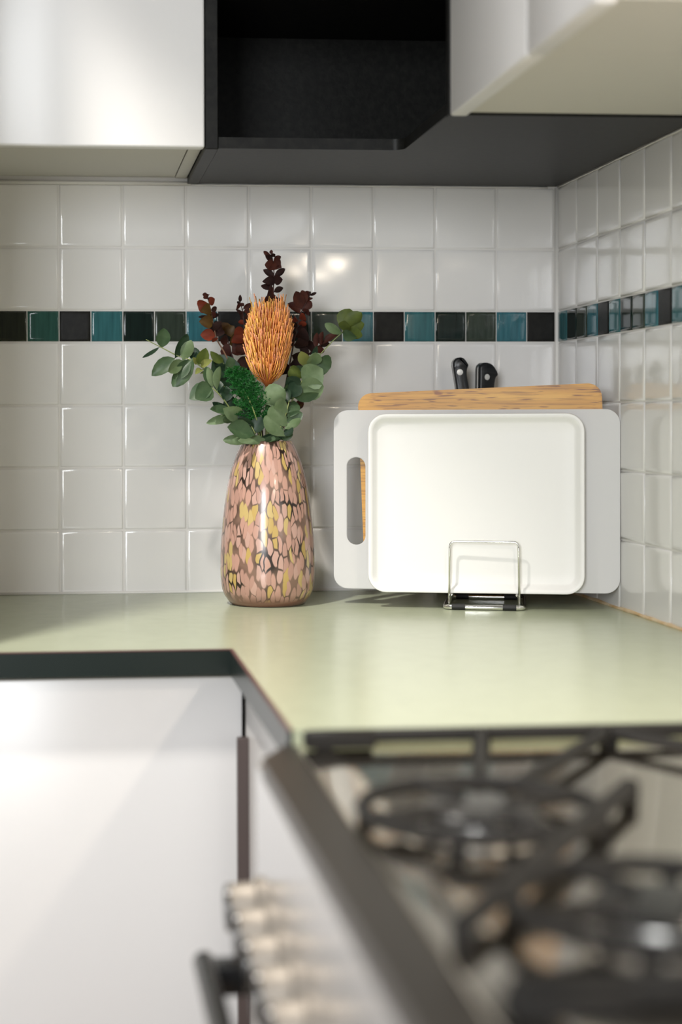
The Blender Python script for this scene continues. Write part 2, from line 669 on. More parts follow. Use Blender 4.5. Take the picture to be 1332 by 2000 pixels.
# ------------------------------------------------------------------ wall units
ZB = 1.5455                                    # underside of the black corner unit
t = thing('wall_cabinet', 'wide white wall cabinet left of the black corner shelf', 'cabinet', (-.77, -.17, 1.556), 'white wall cabinets')
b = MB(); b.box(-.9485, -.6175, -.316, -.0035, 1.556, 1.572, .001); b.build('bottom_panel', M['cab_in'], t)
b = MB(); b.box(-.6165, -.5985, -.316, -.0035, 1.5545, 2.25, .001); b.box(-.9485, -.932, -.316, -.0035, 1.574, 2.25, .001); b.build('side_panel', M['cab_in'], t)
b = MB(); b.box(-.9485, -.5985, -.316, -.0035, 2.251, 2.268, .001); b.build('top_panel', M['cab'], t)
b = MB(); b.box(-.9485, -.5985, -.340, -.3185, 1.5475, 2.266, .0035, 3); b.build('door', M['cab'], t, angle=40)

t = thing('corner_shelf', 'open black L-shaped corner shelf unit hung between white cabinets', 'shelf', (-.3, -.3, ZB))
XF, YF = -.322, -.340                          # front lines of the two wings


def l_outline(x0, y0, xf, yf, x1=-.0035, y1=-.0035, r=.016):
    pts = [(x0, y1), (x0, yf)]
    for k in range(7):                         # rounded inner corner
        a = math.radians(90 * k / 6)
        pts.append((xf - r + r * math.sin(a), yf - r + r * math.cos(a)) if False else (xf - r * (1 - math.sin(a)), yf - r * (1 - math.cos(a))))
    pts += [(xf, y0), (x1, y0), (x1, y1)]
    return pts


b = MB(); b.prism(l_outline(-.5795, -.5945, XF, YF), ZB + .0012, ZB + .0165); b.build('bottom_board', M['black'], t, angle=50)
b = MB(); b.prism(l_outline(-.5795, -.5945, XF + .012, YF + .012), 1.775, 1.790); b.build('middle_board', M['black'], t, angle=50)
b = MB(); b.prism(l_outline(-.5795, -.5945, XF, YF), 2.25, 2.266); b.build('top_board', M['black'], t, angle=50)
b = MB(); b.box(-.5975, -.5800, YF, -.0035, ZB, 2.266, .0012); b.build('side_panel', M['black'], t)
b = MB(); b.box(XF, -.0035, -.6125, -.5950, ZB, 2.266, .0012); b.build('side_panel', M['black'], t)
b = MB(); b.box(-.5795, -.0035, -.010, -.0038, ZB + .017, 2.249); b.build('back_panel', M['black'], t)
b = MB(); b.box(-.010, -.0038, -.5945, -.0105, ZB + .017, 2.249); b.build('back_panel', M['black'], t)


def right_unit(y1, y0, label):
    t = thing('wall_cabinet', label, 'cabinet', (-.16, (y0 + y1) / 2, 1.5485), 'white wall cabinets')
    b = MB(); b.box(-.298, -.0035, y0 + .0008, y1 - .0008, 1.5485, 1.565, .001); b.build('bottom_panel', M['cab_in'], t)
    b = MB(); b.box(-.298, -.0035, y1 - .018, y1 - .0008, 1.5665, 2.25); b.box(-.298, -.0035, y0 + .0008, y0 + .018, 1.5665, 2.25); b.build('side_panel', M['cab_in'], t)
    b = MB(); b.box(-.298, -.0035, y0 + .0008, y1 - .0008, 2.251, 2.268); b.build('top_panel', M['cab'], t)
    b = MB(); b.box(-.3215, -.3, y0 + .001, y1 - .001, 1.5435, 2.266, .0035, 3); b.build('door', M['cab'], t, angle=40)


right_unit(-.6135, -.9465, 'white wall cabinet on the tiled side wall, next to the black corner shelf')
right_unit(-.9475, -1.1645, 'narrow white wall cabinet nearest the viewer, above the side worktop')

# ------------------------------------------------------------------ worktop and base units
t = thing('worktop', 'L-shaped sage green laminate worktop with dark green front edge', 'worktop', (-.4, -.4, .869))
WXF, WYF, WY0 = -.597, -.645, -1.160
lo = [(-.9495, -.0025), (-.9495, WYF + .004)]
lo += [(WXF, WYF + .004), (WXF + .004, WYF), (WXF + .004, WY0), (-.0025, WY0), (-.0025, -.0025)]
b = MB(); b.prism(lo, .8698, .9000); b.build('top', M['worktop'], t)
# the edge band wraps the front: one flat strip each way, with a thin red-brown line at the very top
b = MB(); b.box(-.9495, WXF + .0038, WYF, WYF + .0039, .8690, .8984, .0006); b.build('edge_band', M['edge'], t)
b = MB(); b.box(WXF, WXF + .0039, WY0, WYF - .0001, .8690, .8984, .0006); b.build('edge_band', M['edge'], t)
b = MB(); b.box(-.9495, WXF + .0038, WYF - .0002, WYF + .0039, .8988, .9001); b.box(WXF - .0002, WXF + .0039, WY0, WYF - .0003, .8988, .9001); b.build('edge_line', M['edge_line'], t)

t = thing('base_cabinet', 'white base cabinet under the left worktop, a plain flat door', 'cabinet', (-.77, -.3, 0), 'white base cabinets')
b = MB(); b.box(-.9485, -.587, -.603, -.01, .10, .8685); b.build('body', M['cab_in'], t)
b = MB(); b.box(-.9485, -.5800, -.624, -.605, .115, .864, .002, 2); b.build('door', M['cab'], t, angle=40)
b = MB(); b.box(-.9485, -.587, -.57, -.55, 0, .10); b.build('plinth', M['dark_gap'], t)

t = thing('base_cabinet', 'narrow white base cabinet between the inner corner and the cooker', 'cabinet', (-.3, -.9, 0), 'white base cabinets')
b = MB(); b.box(-.5565, -.03, -1.158, -.604, .10, .8685); b.build('body', M['cab_in'], t)
b = MB(); b.box(-.577, -.558, -1.157, -.632, .115, .864, .002, 2); b.build('door', M['cab'], t, angle=40)
b = MB(); b.box(-.5905, -.5765, -.668, -.654, .40, .797, .0015); b.build('edge_pull', M['pull'], t)
b = MB(); b.box(-.53, -.51, -1.158, -.61, 0, .10); b.build('plinth', M['dark_gap'], t)

# ------------------------------------------------------------------ cooker
CY1, CY0 = -1.166, -2.066
t = thing('gas_cooker', 'stainless steel gas range cooker with black cast iron pan supports and a row of knobs', 'cooker', (-.32, -1.616, 0))
b = MB(); b.box(-.598, -.012, CY0, CY1, .12, .8715); b.build('body', M['steel'], t)
b = MB(); b.box(-.5, -.03, CY0 + .03, CY1 - .03, 0, .119); b.build('plinth', M['dark_gap'], t)


def pan(x0, x1, y0, y1, zt, zi, rim, mm):
    """hob plate: raised flat rim, sloped step, sunken floor"""
    rings = []
    for ins, z in ((0, .872), (0, zt - .003), (.003, zt), (rim, zt), (rim + .012, zi)):
        rings.append([(x0 + ins, y0 + ins, z), (x1 - ins, y0 + ins, z), (x1 - ins, y1 - ins, z), (x0 + ins, y1 - ins, z)])
    vs = [v for r_ in rings for v in r_]
    fs = [[3, 2, 1, 0]]
    for i in range(len(rings) - 1):
        for k in range(4):
            fs.append([i * 4 + k, i * 4 + (k + 1) % 4, (i + 1) * 4 + (k + 1) % 4, (i + 1) * 4 + k])
    n = 4 * (len(rings) - 1)
    fs.append([n, n + 1, n + 2, n + 3])
    mm.add(vs, fs)


b = MB(); pan(-.594, -.012, CY0, CY1, .8880, .8850, .03, b); b.build('hob_plate', M['hob'], t, angle=30)
b = MB(); b.prism([(-.5945, CY1 - .002), (-.600, CY1 - .002), (-.6285, CY1 - .062), (-.6285, CY0 + .002), (-.5945, CY0 + .002)], .8722, .8890); b.build('front_trim', M['steel_dark'], t)
b = MB(); b.box(-.6265, -.599, CY0, CY1, .737, .8715, .002); b.build('control_panel', M['panel'], t)
door = MB(); door.box(-.626, -.600, CY0 + .004, CY1 - .004, .20, .733, .003); door = door.build('oven_door', M['enamel'], t)
b = MB(); b.box(-.6275, -.6261, CY0 + .1, CY1 - .1, .30, .62); b.build('window_pane', M['enamel'], door)
b = MB()
b.tube([(-.679, CY1 - .07, .722), (-.679, CY0 + .07, .722)], .0095, 12)
for yy in (CY1 - .085, CY0 + .085):
    b.box(-.684, -.6262, yy - .014, yy + .014, .702, .727, .002)
b.build('handle', M['enamel'], door, angle=40)

kb = MB()
kb.lathe([(.0255, 0), (.0255, .004), (.0225, .006), (.0212, .008), (.0205, .027), (.0190, .0285)], (0, 0, 0), 24, 'x', True, True)
kc = MB()
kc.lathe([(.0200, .0286), (.0195, .0305), (.0165, .0312)], (0, 0, 0), 24, 'x', True, True)
kc.box(-.0320, -.0305, -.0015, .0015, .004, .016)
k0 = kb.build('knob', M['knob'], t, angle=35)
kc0 = kc.build('knob_face', M['enamel'], k0, angle=35)
for o in (k0, kc0):                            # meshes were built round the origin
    for v in o.data.vertices:
        v.co += (parent_origin(t) if True else 0)
ky = [-1.204 - .072 * k for k in range(12)]
for i, yy in enumerate(ky):
    o = k0 if i == 0 else k0.copy()
    if i:
        C.objects.link(o)
        o.parent = t
        c2 = kc0.copy(); C.objects.link(c2); c2.parent = o
    o.location = Vector((-.6267, yy, .7795 - .0225)) - Vector(t.location)


def burner(x, y, r):
    z = .8852
    b = MB(); b.lathe([(r * 1.15, 0), (r * 1.12, .002), (r * .98, .003), (r * .95, .0085), (r * .5, .0095)], (x, y, z), 32, 'z', True, True)
    o = b.build('burner', M['steel'], t, angle=35)
    b = MB(); b.lathe([(r * .88, .0097), (r * .9, .0120), (r * .84, .0145), (r * .3, .0152)], (x, y, z), 32, 'z', True, True)
    b.build('burner_cap', M['enamel'], o, angle=35)


BURN = ((-.500, -1.455, .046), (-.165, -1.455, .036), (-.455, -1.690, .046), (-.165, -1.690, .036), (-.31, -1.945, .060))
for x, y, r in BURN:
    burner(x, y, r)


def pan_support(y1, y0, burners, posts, extra=()):
    """cast iron support: far and near bar, a ring and radial arms round each burner"""
    b = MB()
    zt, zb, hw = .9048, .8938, .0055
    xa, xb = -.580, -.040
    for yy in (y1 - hw, y0 + hw):
        b.box(xa, xb, yy - hw, yy + hw, zb, zt, .0025, 1)
    b.box(xb - 2 * hw, xb, y0, y1, zb, zt, .0025, 1)
    b.box(xa - .008, xa + .055, y1 - .014, y1, .8895, zt, .003, 1)
    for (cx, cy, r) in burners:
        n = 40
        R = r + .038
        b.tube([(cx + R * math.cos(2 * PI * k / n), cy + R * math.sin(2 * PI * k / n), .8975) for k in range(n)], .0058, 6, True)
        for k in range(4):
            a = math.radians(20 + 90 * k)
            b.tube([(cx + .024 * math.cos(a), cy + .024 * math.sin(a), .8990), (cx + R * math.cos(a), cy + R * math.sin(a), .8990)], .0055, 6)
            a += .8
            b.box(cx + R * math.cos(a) - .005, cx + R * math.cos(a) + .005, cy + R * math.sin(a) - .005, cy + R * math.sin(a) + .005, .8852, .8975)
        for px_ in posts:
            d = Vector((px_ - cx, y1 - cy, 0))
            if abs(d.x) < .22 and d.y > 0 and d.length < .36:
                b.tube([(px_, y1 - hw, .8985), Vector((cx, cy, .8985)) + d.normalized() * R], .0058, 6)
    for (p0, p1) in extra:
        b.tube([p0, p1], .0070, 6)
        for q in (p0, p1):
            b.box(q[0] - .006, q[0] + .006, q[1] - .006, q[1] + .006, .8852, .9035, .002, 1)
    for px_ in posts + (xa + .01, xb - hw):
        for yy in (y1 - hw, y0 + hw):
            b.box(px_ - .0065, px_ + .0065, yy - .006, yy + .006, .8882 if yy > CY1 - .034 or yy < CY0 + .034 else .8852, .8945)
    b.build('pan_support', M['iron'], t, angle=40)


pan_support(-1.184, -1.826, BURN[:4], (-.431, -.317), (((-.372, -1.40, .8985), (-.578, -1.720, .8985)),))
pan_support(-1.832, -2.050, BURN[4:], (-.431, -.19))

t = thing('range_hood', 'slim steel range hood with two warm lamps on the side wall above the cooker', 'hood', (-.16, -1.616, 1.575))
b = MB(); b.box(-.318, -.004, -2.066, -1.166, 1.575, 1.64, .003); b.build('canopy', M['steel'], t)
b = MB(); b.box(-.30, -.02, -2.0, -1.23, 1.641, 2.266); b.build('duct_cover', M['cab'], t)
for yy in (-1.40, -1.83):
    b = MB(); b.lathe([(.030, .0), (.030, .003), (.002, .0031)], (-.13, yy, 1.5715), 24, 'z', True); b.build('lamp', M['lamp'], t)
    l = bpy.data.lights.new('hood_lamp', 'AREA'); l.shape = 'DISK'; l.size = .06; l.energy = 2.3; l.color = (1, .87, .70)
    o = bpy.data.objects.new('hood_lamp', l); C.objects.link(o); o.location = (-.13, yy, 1.5705)

# ------------------------------------------------------------------ vase
VX, VY, VZ = -.4925, -.168, .9002
prof = [(0.0, 0.0), (.052, .0), (.0555, .0015), (.0590, .006), (.0640, .013), (.0675, .022), (.0695, .034), (.0702, .050), (.0698, .075),
        (.0685, .100), (.0662, .125), (.0632, .150), (.0595, .175), (.0550, .195), (.0500, .212), (.0445, .226), (.0395, .2365), (.0372, .2405), (.0362, .2420)]
inner = [(.0345, .2418), (.0340, .2400), (.0370, .232), (.0470, .210), (.0560, .172), (.0640, .1), (.0650, .05), (.058, .022), (.030, .016), (0.0, .016)]
NV = 72


def vase_part(name, pr_, m, parent, flip=False):
    vs, fs, uvs = [], [], []
    arc = [0]
    for i in range(1, len(pr_)):
        arc.append(arc[-1] + math.dist(pr_[i], pr_[i - 1]))
    for (r, h) in pr_:
        for k in range(NV):
            a = 2 * PI * k / NV
            vs.append((VX + r * math.cos(a), VY + r * math.sin(a), VZ + h))
    for i in range(len(pr_) - 1):
        for k in range(NV):
            f = [i * NV + k, i * NV + (k + 1) % NV, (i + 1) * NV + (k + 1) % NV, (i + 1) * NV + k]
            fs.append(f)
            u0, u1 = (k) / NV * .44, (k + 1) / NV * .44
            uvs.append([(u0, arc[i]), (u1, arc[i]), (u1, arc[i + 1]), (u0, arc[i + 1])])
    o = obj(name, vs, fs, m, parent, True)
    uvl = o.data.uv_layers.new(name='wrap')
    for p_, q in zip(o.data.polygons, uvs):
        for li, c_ in zip(p_.loop_indices, q):
            uvl.data[li].uv = c_
    return o


v_ = vase_part('vase', prof + inner, M['vase'], None)
v_['label'] = 'tall pink spatter glass vase with yellow flecks on the worktop, holding the flowers'
v_['category'] = 'vase'

# ------------------------------------------------------------------ flowers
ROOTZ = .925


def leaf_mesh(base, tip, width, roll=0.0, cup=.25, bend=.15, rnd=.5):
    """folded, slightly cupped leaf of 7 x 3 points"""
    base, tip = Vector(base), Vector(tip)
    d = tip - base
    ln = d.length
    d.normalize()
    view = (CAM - base).normalized()           # leaves turn roughly towards the room
    side = d.cross(view)
    if side.length < .15:
        side = d.cross(Vector((.3, .2, 1)))
    side.normalize()
    side = Matrix.Rotation(roll, 3, d) @ side
    nrm = side.cross(d).normalized()
    vs, fs = [], []
    ts = [0, .06, .18, .36, .56, .76, .92, 1.0]
    for t_ in ts:
        if t_ < .06:
            wv = .035
        else:
            s_ = (t_ - .03) / .97
            wv = math.sin(PI * min(s_, 1) ** rnd_pow(rnd)) ** .62 if s_ < 1 else 0
            wv = max(wv, .04)
        hw = width / 2 * wv
        c = base + d * ln * t_ - nrm * bend * ln * (t_ ** 2)
        lift = nrm * cup * hw
        vs += [c - side * hw + lift, c, c + side * hw + lift]
    for i in range(len(ts) - 1):
        a = 3 * i
        fs += [[a, a + 1, a + 4, a + 3], [a + 1, a + 2, a + 5, a + 4]]
    return vs, fs


def rnd_pow(r):
    return .75 + .5 * r                         # widest point: below or above the middle


def pt(q, y0):
    return at(q[0], q[1], q[2] if len(q) > 2 else y0)


def sprig(name, label, stem, leaves, smat, group=None, r=.0016, y0=-.17, root=(0, 0)):
    """stem: (u, v[, y]) from the vase mouth to the tip; leaves: (base uv, tip uv, width px, material[, dy of tip, roll])"""
    pts = [pt(q, y0) for q in stem]
    foot = Vector((VX + root[0], VY + root[1], ROOTZ))
    pts = [foot] + pts
    t = thing(name, label, 'flower' if 'flower' in name else 'foliage', foot, group)
    sp = smooth_path(pts, 5)
    n = len(sp)
    b = MB(); b.tube(sp, [r * (1 - .62 * i / n) for i in range(n)], 6); b.build('stem', smat, t, smooth=True)
    for lf in leaves:
        (bu, tu, wd, m) = lf[:4]
        dy = lf[4] if len(lf) > 4 else random.uniform(-.012, .010)
        roll = math.radians(lf[5]) if len(lf) > 5 else random.uniform(-.7, .7)
        rnd = lf[6] if len(lf) > 6 else .5
        # the base sits on the stem point nearest in the picture plane
        B0 = at(bu[0], bu[1], y0)
        best = min(sp, key=lambda p_: (p_.x - B0.x) ** 2 + (p_.z - B0.z) ** 2)
        B = at(bu[0], bu[1], best.y) if (best - B0).xz.length > .001 else best
        gap = (Vector((best.x, 0, best.z)) - Vector((B.x, 0, B.z))).length
        T = at(tu[0], tu[1], best.y + dy)
        w_ = wd * 1.22 * (2.6 + B.y) / F
        vs, fs = leaf_mesh(B, T, w_ / max(.45, math.cos(roll)), roll, random.uniform(.2, .8) * random.choice((1, 1, -1)), random.uniform(-.25, .4), rnd)
        mb = MB(); mb.add(vs, fs)
        if gap > .0015:                        # leaf stalk back to the stem
            mb.tube([best, B], .0006, 4)
        mb.build('leaf', M[m], t, smooth=True)
    return t


LL, LM, LD, LO, LY = 'leaf_light', 'leaf_mid', 'leaf_dark', 'leaf_olive', 'leaf_yellow'
GREEN = 'grey green eucalyptus sprigs in the vase'
# long sprig reaching out to the left
sprig('eucalyptus_sprig', 'longest green eucalyptus sprig in the vase, reaching far out to the left', [(510, 866), (486, 822, -.175), (452, 772, -.18), (415, 735, -.185), (378, 706, -.19), (345, 694, -.19), (318, 680, -.19), (300, 671, -.19), (285, 663, -.19)], [
    ((316, 679), (319, 640), 23, LM, -.006, 10), ((311, 678), (281, 706), 7, LD, -.01, 40), ((342, 699), (362, 650), 18, LD, -.004, 30),
    ((357, 704), (374, 667), 21, LL, -.012, 10), ((341, 700), (299, 729), 25, LM, -.012, 10), ((358, 705), (322, 727), 20, LL, -.02, -15),
    ((378, 699), (337, 746), 27, LM, -.018, 20), ((370, 702), (341, 741), 22, LM, -.004, -10), ((380, 707), (377, 684), 14, LD, .01), ((388, 712), (380, 680), 16, LD, .012),
    ((388, 712), (402, 679), 20, LO, -.014, 15), ((384, 712), (379, 700), 9, LY, -.012), ((392, 715), (410, 704), 12, LY, -.018), ((394, 722), (383, 728), 9, LY, -.014), ((398, 722), (394, 734), 9, LO, -.012)],
    M['stem_green'], GREEN, root=(.012, -.01))
# short sprig, lower left
sprig('eucalyptus_sprig', 'drooping green eucalyptus sprig low on the left side of the bouquet', [(500, 865), (478, 836, -.20), (455, 806, -.205), (438, 782, -.21), (422, 764, -.215), (408, 752, -.215), (402, 735, -.215)], [
    ((414, 757), (373, 772), 28, LM, -.012, 25), ((412, 754), (388, 775), 34, LM, -.022, -10), ((410, 753), (402, 716), 18, LM, .0, 20), ((416, 757), (415, 722), 12, LL, -.014, 40),
    ((424, 762), (431, 717), 13, LL, -.02, 35), ((430, 770), (420, 742), 16, LD, .01), ((440, 785), (444, 754), 20, LD, .0), ((455, 802), (412, 790), 15, LD, -.004, 30), ((458, 806), (406, 806), 16, LM, -.012, 30),
    ((462, 812), (412, 817), 15, LL, -.02, 25), ((472, 812), (443, 803), 26, LL, -.03, -15), ((466, 815), (440, 822), 16, LM, -.02), ((452, 800), (448, 772), 22, LD, .01, 10)],
    M['stem_green'], GREEN, root=(.014, .012))
# leaves round the rim
sprig('eucalyptus_sprig', 'short green eucalyptus sprig curling over the rim of the vase', [(508, 864, -.195), (498, 846, -.215), (489, 828, -.215)], [
    ((497, 850), (441, 836), 30, LM, -.012, 20, .9), ((500, 856), (446, 856), 18, LL, -.02, 10), ((526, 859), (478, 853), 15, LL, -.024, 25), ((494, 842), (468, 812), 24, LD, -.005), ((490, 830), (480, 796), 24, LD, .006),
    ((505, 858), (556, 846), 14, LD, -.01), ((510, 860), (548, 859), 12, LM, -.016), ((496, 846), (512, 815), 24, LD, .0)],
    M['stem_green'], GREEN, r=.0014, root=(.004, -.02))
# long right sprig
sprig('eucalyptus_sprig', 'tall green eucalyptus sprig leaning right with a rosette of leaves at its tip', [(540, 864), (556, 822, -.19), (570, 784, -.195), (586, 752, -.20), (600, 724, -.20), (624, 694, -.20), (650, 666, -.20), (668, 650, -.20)], [
    ((670, 647), (684, 604), 34, LO, -.006, 5, .9), ((670, 648), (707, 612), 26, LO, -.014, 20), ((672, 648), (712, 634), 24, LO, -.006, 10), ((670, 650), (696, 659), 18, LM, -.024, 20), ((672, 650), (710, 652), 20, LO, -.012), ((668, 652), (644, 634), 15, LL, -.02, 20), ((672, 646), (676, 622), 20, LO, -.026, -10),
    ((601, 717), (588, 685), 20, LY, -.014, -15), ((607, 715), (612, 683), 24, LL, -.016, 25), ((612, 712), (622, 690), 20, LL, -.006, -20), ((618, 705), (646, 718), 38, LM, -.004, 10, .9), ((600, 724), (572, 708), 16, LM, .01),
    ((590, 745), (626, 726), 46, LL, -.018, 10, .9), ((584, 760), (632, 752), 38, LL, -.006, 20), ((574, 776), (622, 770), 16, LM, -.014, 35), ((592, 738), (572, 722), 22, LO, -.016, 15), ((580, 764), (560, 736), 28, LD, -.004, 10), ((572, 780), (556, 750), 18, LM, -.014, 30),
    ((606, 712), (618, 676), 10, LD, .008)],
    M['stem_green'], GREEN, root=(-.014, -.004))
# right lower
sprig('eucalyptus_sprig', 'leafy green eucalyptus sprig at the lower right of the bouquet', [(534, 866, -.195), (546, 838, -.215), (556, 815, -.215), (562, 795, -.215), (566, 775, -.21), (568, 755, -.20)], [
    ((512, 788), (556, 762), 38, LL, -.014, 10, .8), ((563, 806), (538, 782), 25, LL, -.016, 15), ((562, 832), (530, 798), 30, LL, -.02, 15), ((557, 852), (523, 815), 25, LL, -.022, 20), ((562, 815), (584, 788), 18, LM, .004), ((560, 824), (590, 808), 20, LM, .004),
    ((556, 838), (588, 818), 14, LL, -.01), ((552, 850), (573, 836), 14, LD, -.004), ((548, 858), (568, 846), 12, LM, -.01), ((563, 786), (548, 760), 24, LD, .008), ((566, 776), (582, 748), 26, LD, .01), ((560, 806), (570, 775), 26, LM, .01), ((552, 835), (532, 830), 24, LD, .012), ((556, 822), (575, 800), 22, LD, .014)],
    M['stem_green'], GREEN, root=(-.008, -.018))
# back fillers
sprig('eucalyptus_sprig', 'broad-leaved dark green sprig behind the fern, left of the orange flower', [(512, 868, -.155), (490, 812, -.15), (466, 766, -.15), (448, 730, -.155), (432, 702, -.16)], [
    ((462, 764), (424, 694), 48, LD, -.01, 10, .8), ((470, 776), (476, 730), 34, LD, .0), ((455, 745), (452, 700), 24, LM, -.014, 30), ((448, 733), (420, 716), 24, LD, .0), ((436, 708), (412, 690), 14, LO, -.01), ((485, 800), (500, 760), 26, LD, -.004), ((492, 818), (466, 800), 26, LD, -.02)],
    M['stem_green'], GREEN, root=(.016, .004))

BR, BD, RR, BO = 'burg', 'burg_dark', 'burg_red', 'burg_olive'
RED = 'burgundy eucalyptus sprigs in the vase'
sprig('burgundy_sprig', 'tallest burgundy eucalyptus sprig, standing straight up behind the orange flower', [(524, 866), (526, 790, -.15), (530, 700, -.14), (533, 620, -.135), (534, 565, -.135), (535, 530, -.135), (532, 505, -.135), (528, 490, -.135)], [
    ((529, 499), (516, 490), 7, BR, -.004), ((530, 497), (530, 488), 6, BR, .0), ((531, 500), (538, 496), 7, BD), ((531, 503), (527, 496), 9, BD, -.006), ((533, 510), (516, 500), 9, BD, -.004, 20), ((534, 511), (549, 502), 9, BR, -.004, 20),
    ((534, 514), (545, 520), 26, BR, -.014, 0, .9), ((534, 516), (522, 518), 18, BR, -.01), ((535, 516), (550, 516), 16, BR, -.008), ((535, 526), (526, 524), 12, BD), ((535, 541), (516, 526), 11, BD, -.004, 20), ((536, 541), (558, 527), 11, BD, -.004, 20),
    ((534, 546), (552, 546), 17, BD, -.012, 10), ((536, 548), (519, 549), 16, BD, -.012, 5), ((534, 563), (511, 555), 10, BD, .0, 30), ((535, 570), (553, 562), 10, BD, .0, 25), ((533, 565), (516, 578), 24, BR, -.014), ((533, 572), (540, 590), 28, BR, -.01), ((533, 585), (514, 592), 22, BR, -.008), ((534, 590), (546, 582), 14, BD),
    ((533, 598), (556, 588), 16, BD, .0), ((533, 606), (510, 602), 16, BD, .0), ((532, 628), (556, 618), 20, BD, .0), ((532, 630), (508, 622), 20, BD, .0)],
    M['stem_burg'], RED, root=(0, .016))
sprig('burgundy_sprig', 'burgundy eucalyptus sprig at the far left, its pale stem bare below the leaves', [(508, 866), (484, 800, -.155), (462, 742, -.155), (440, 692, -.155), (424, 664, -.155), (418, 640, -.155), (413, 612, -.155), (408, 590, -.155), (404, 574, -.155)], [
    ((404, 580), (397, 573), 7, BR), ((405, 580), (407, 571), 5, BR), ((406, 584), (402, 577), 10, BR, -.006), ((407, 588), (413, 580), 8, BR), ((409, 594), (391, 596), 22, RR, -.01, 15, .8), ((410, 592), (422, 584), 13, RR, -.008), ((411, 603), (396, 606), 20, BO, -.012, 0, .8), ((412, 606), (424, 601), 9, BD, .0, 30),
    ((413, 612), (422, 612), 16, BR, .0), ((414, 622), (387, 617), 6, BD, .004, 40), ((416, 628), (393, 628), 22, BO, -.012, 0, .8), ((416, 622), (419, 608), 18, BD, .006), ((418, 636), (432, 630), 22, BD, .0), ((420, 648), (412, 636), 24, BD, -.006), ((421, 656), (392, 654), 20, RR, -.006, 10, .8), ((422, 658), (430, 640), 22, BD, .004), ((424, 664), (414, 660), 10, RR, -.01)],
    M['stem_brown'], RED, root=(.010, .010))
sprig('burgundy_sprig', 'short burgundy eucalyptus sprig just left of the orange flower', [(514, 866), (500, 790, -.145), (486, 710, -.135), (478, 650, -.13), (474, 610, -.13), (469, 590, -.13), (467, 580, -.13)], [
    ((469, 590), (469, 579), 6, BD), ((470, 594), (461, 590), 5, BD), ((471, 597), (465, 594), 12, BR, -.005), ((472, 598), (476, 592), 7, BR), ((475, 603), (490, 591), 9, BR, -.004, 20), ((475, 609), (464, 615), 20, BR, -.012, 0, .8), ((476, 608), (490, 606), 20, BR, -.010, 0, .8), ((477, 620), (488, 618), 16, BR), ((478, 632), (465, 630), 8, RR, .0, 30),
    ((479, 640), (492, 632), 18, BD), ((480, 655), (460, 645), 20, RR, -.01, 10), ((481, 662), (452, 668), 18, RR, -.005, 30), ((482, 660), (500, 650), 20, BD), ((484, 690), (462, 676), 26, BR), ((485, 690), (505, 676), 26, BD), ((488, 715), (464, 704), 24, BD), ((488, 712), (512, 700), 24, BD)],
    M['stem_burg'], RED, root=(.004, .012))
sprig('burgundy_sprig', 'bronze burgundy sprig with rounded leaves in front of the black glass tile', [(510, 867), (488, 800, -.14), (466, 735, -.12), (452, 690, -.115), (444, 660, -.11), (440, 640, -.11)], [
    ((442, 652), (431, 634), 26, BO, -.01, 0, .8), ((443, 654), (456, 638), 22, BO, -.008), ((446, 664), (428, 664), 18, BR), ((448, 672), (470, 660), 24, BO), ((452, 688), (432, 684), 24, BR), ((453, 690), (478, 682), 26, BR), ((458, 708), (440, 706), 24, BD), ((460, 712), (484, 706), 26, BR), ((466, 730), (450, 730), 20, BD), ((468, 735), (492, 730), 24, BD)],
    M['stem_burg'], RED, root=(.008, .018))
sprig('burgundy_sprig', 'burgundy eucalyptus sprig on the right of the orange flower, with pointed upright leaves', [(534, 866), (550, 790, -.145), (566, 710, -.135), (578, 650, -.13), (588, 612, -.13), (598, 590, -.13), (606, 574, -.13)], [
    ((605, 577), (613, 573), 5, BD), ((604, 576), (606, 569), 4, BD), ((602, 581), (599, 566), 9, BR), ((596, 594), (589, 566), 15, BR, -.006, 10), ((590, 603), (576, 567), 19, BR, -.008, 5), ((600, 588), (606, 578), 14, BR), ((592, 602), (607, 588), 16, BR, -.004), ((590, 606), (602, 600), 18, BR), ((586, 612), (564, 590), 16, BR), ((586, 616), (598, 612), 16, BD), ((584, 622), (594, 620), 15, RR, -.016, 10), ((582, 626), (572, 618), 18, RR, -.01), ((582, 634), (596, 634), 9, RR, -.012, 30),
    ((580, 640), (564, 630), 20, BD), ((580, 642), (600, 644), 20, BD), ((577, 656), (558, 648), 22, BD), ((577, 658), (604, 662), 22, BD), ((574, 674), (602, 680), 24, BD), ((573, 676), (556, 668), 24, BD), ((570, 694), (598, 696), 22, BD), ((566, 712), (590, 716), 22, BD), ((562, 730), (585, 735), 22, BD), ((562, 730), (548, 722), 22, BD)],
    M['stem_burg'], RED, root=(-.006, .012))
sprig('burgundy_sprig', 'low burgundy sprig pointing right below the green rosette, small pointed leaves', [(538, 867), (556, 800, -.14), (576, 740, -.12), (596, 700, -.11), (622, 676, -.105), (648, 662, -.105), (662, 652, -.105)], [
    ((600, 696), (588, 672), 14, BD), ((610, 688), (600, 662), 14, BD), ((618, 680), (616, 650), 10, BR), ((626, 675), (632, 648), 10, BR), ((634, 670), (650, 652), 9, BR), ((640, 668), (664, 648), 9, BR), ((612, 684), (636, 684), 12, BR), ((604, 692), (626, 700), 12, BD), ((592, 706), (576, 690), 18, BD), ((590, 710), (612, 712), 16, BD), ((624, 674), (644, 672), 10, BD), ((650, 660), (660, 646), 8, BR)],
    M['stem_burg'], RED, root=(-.012, .014))
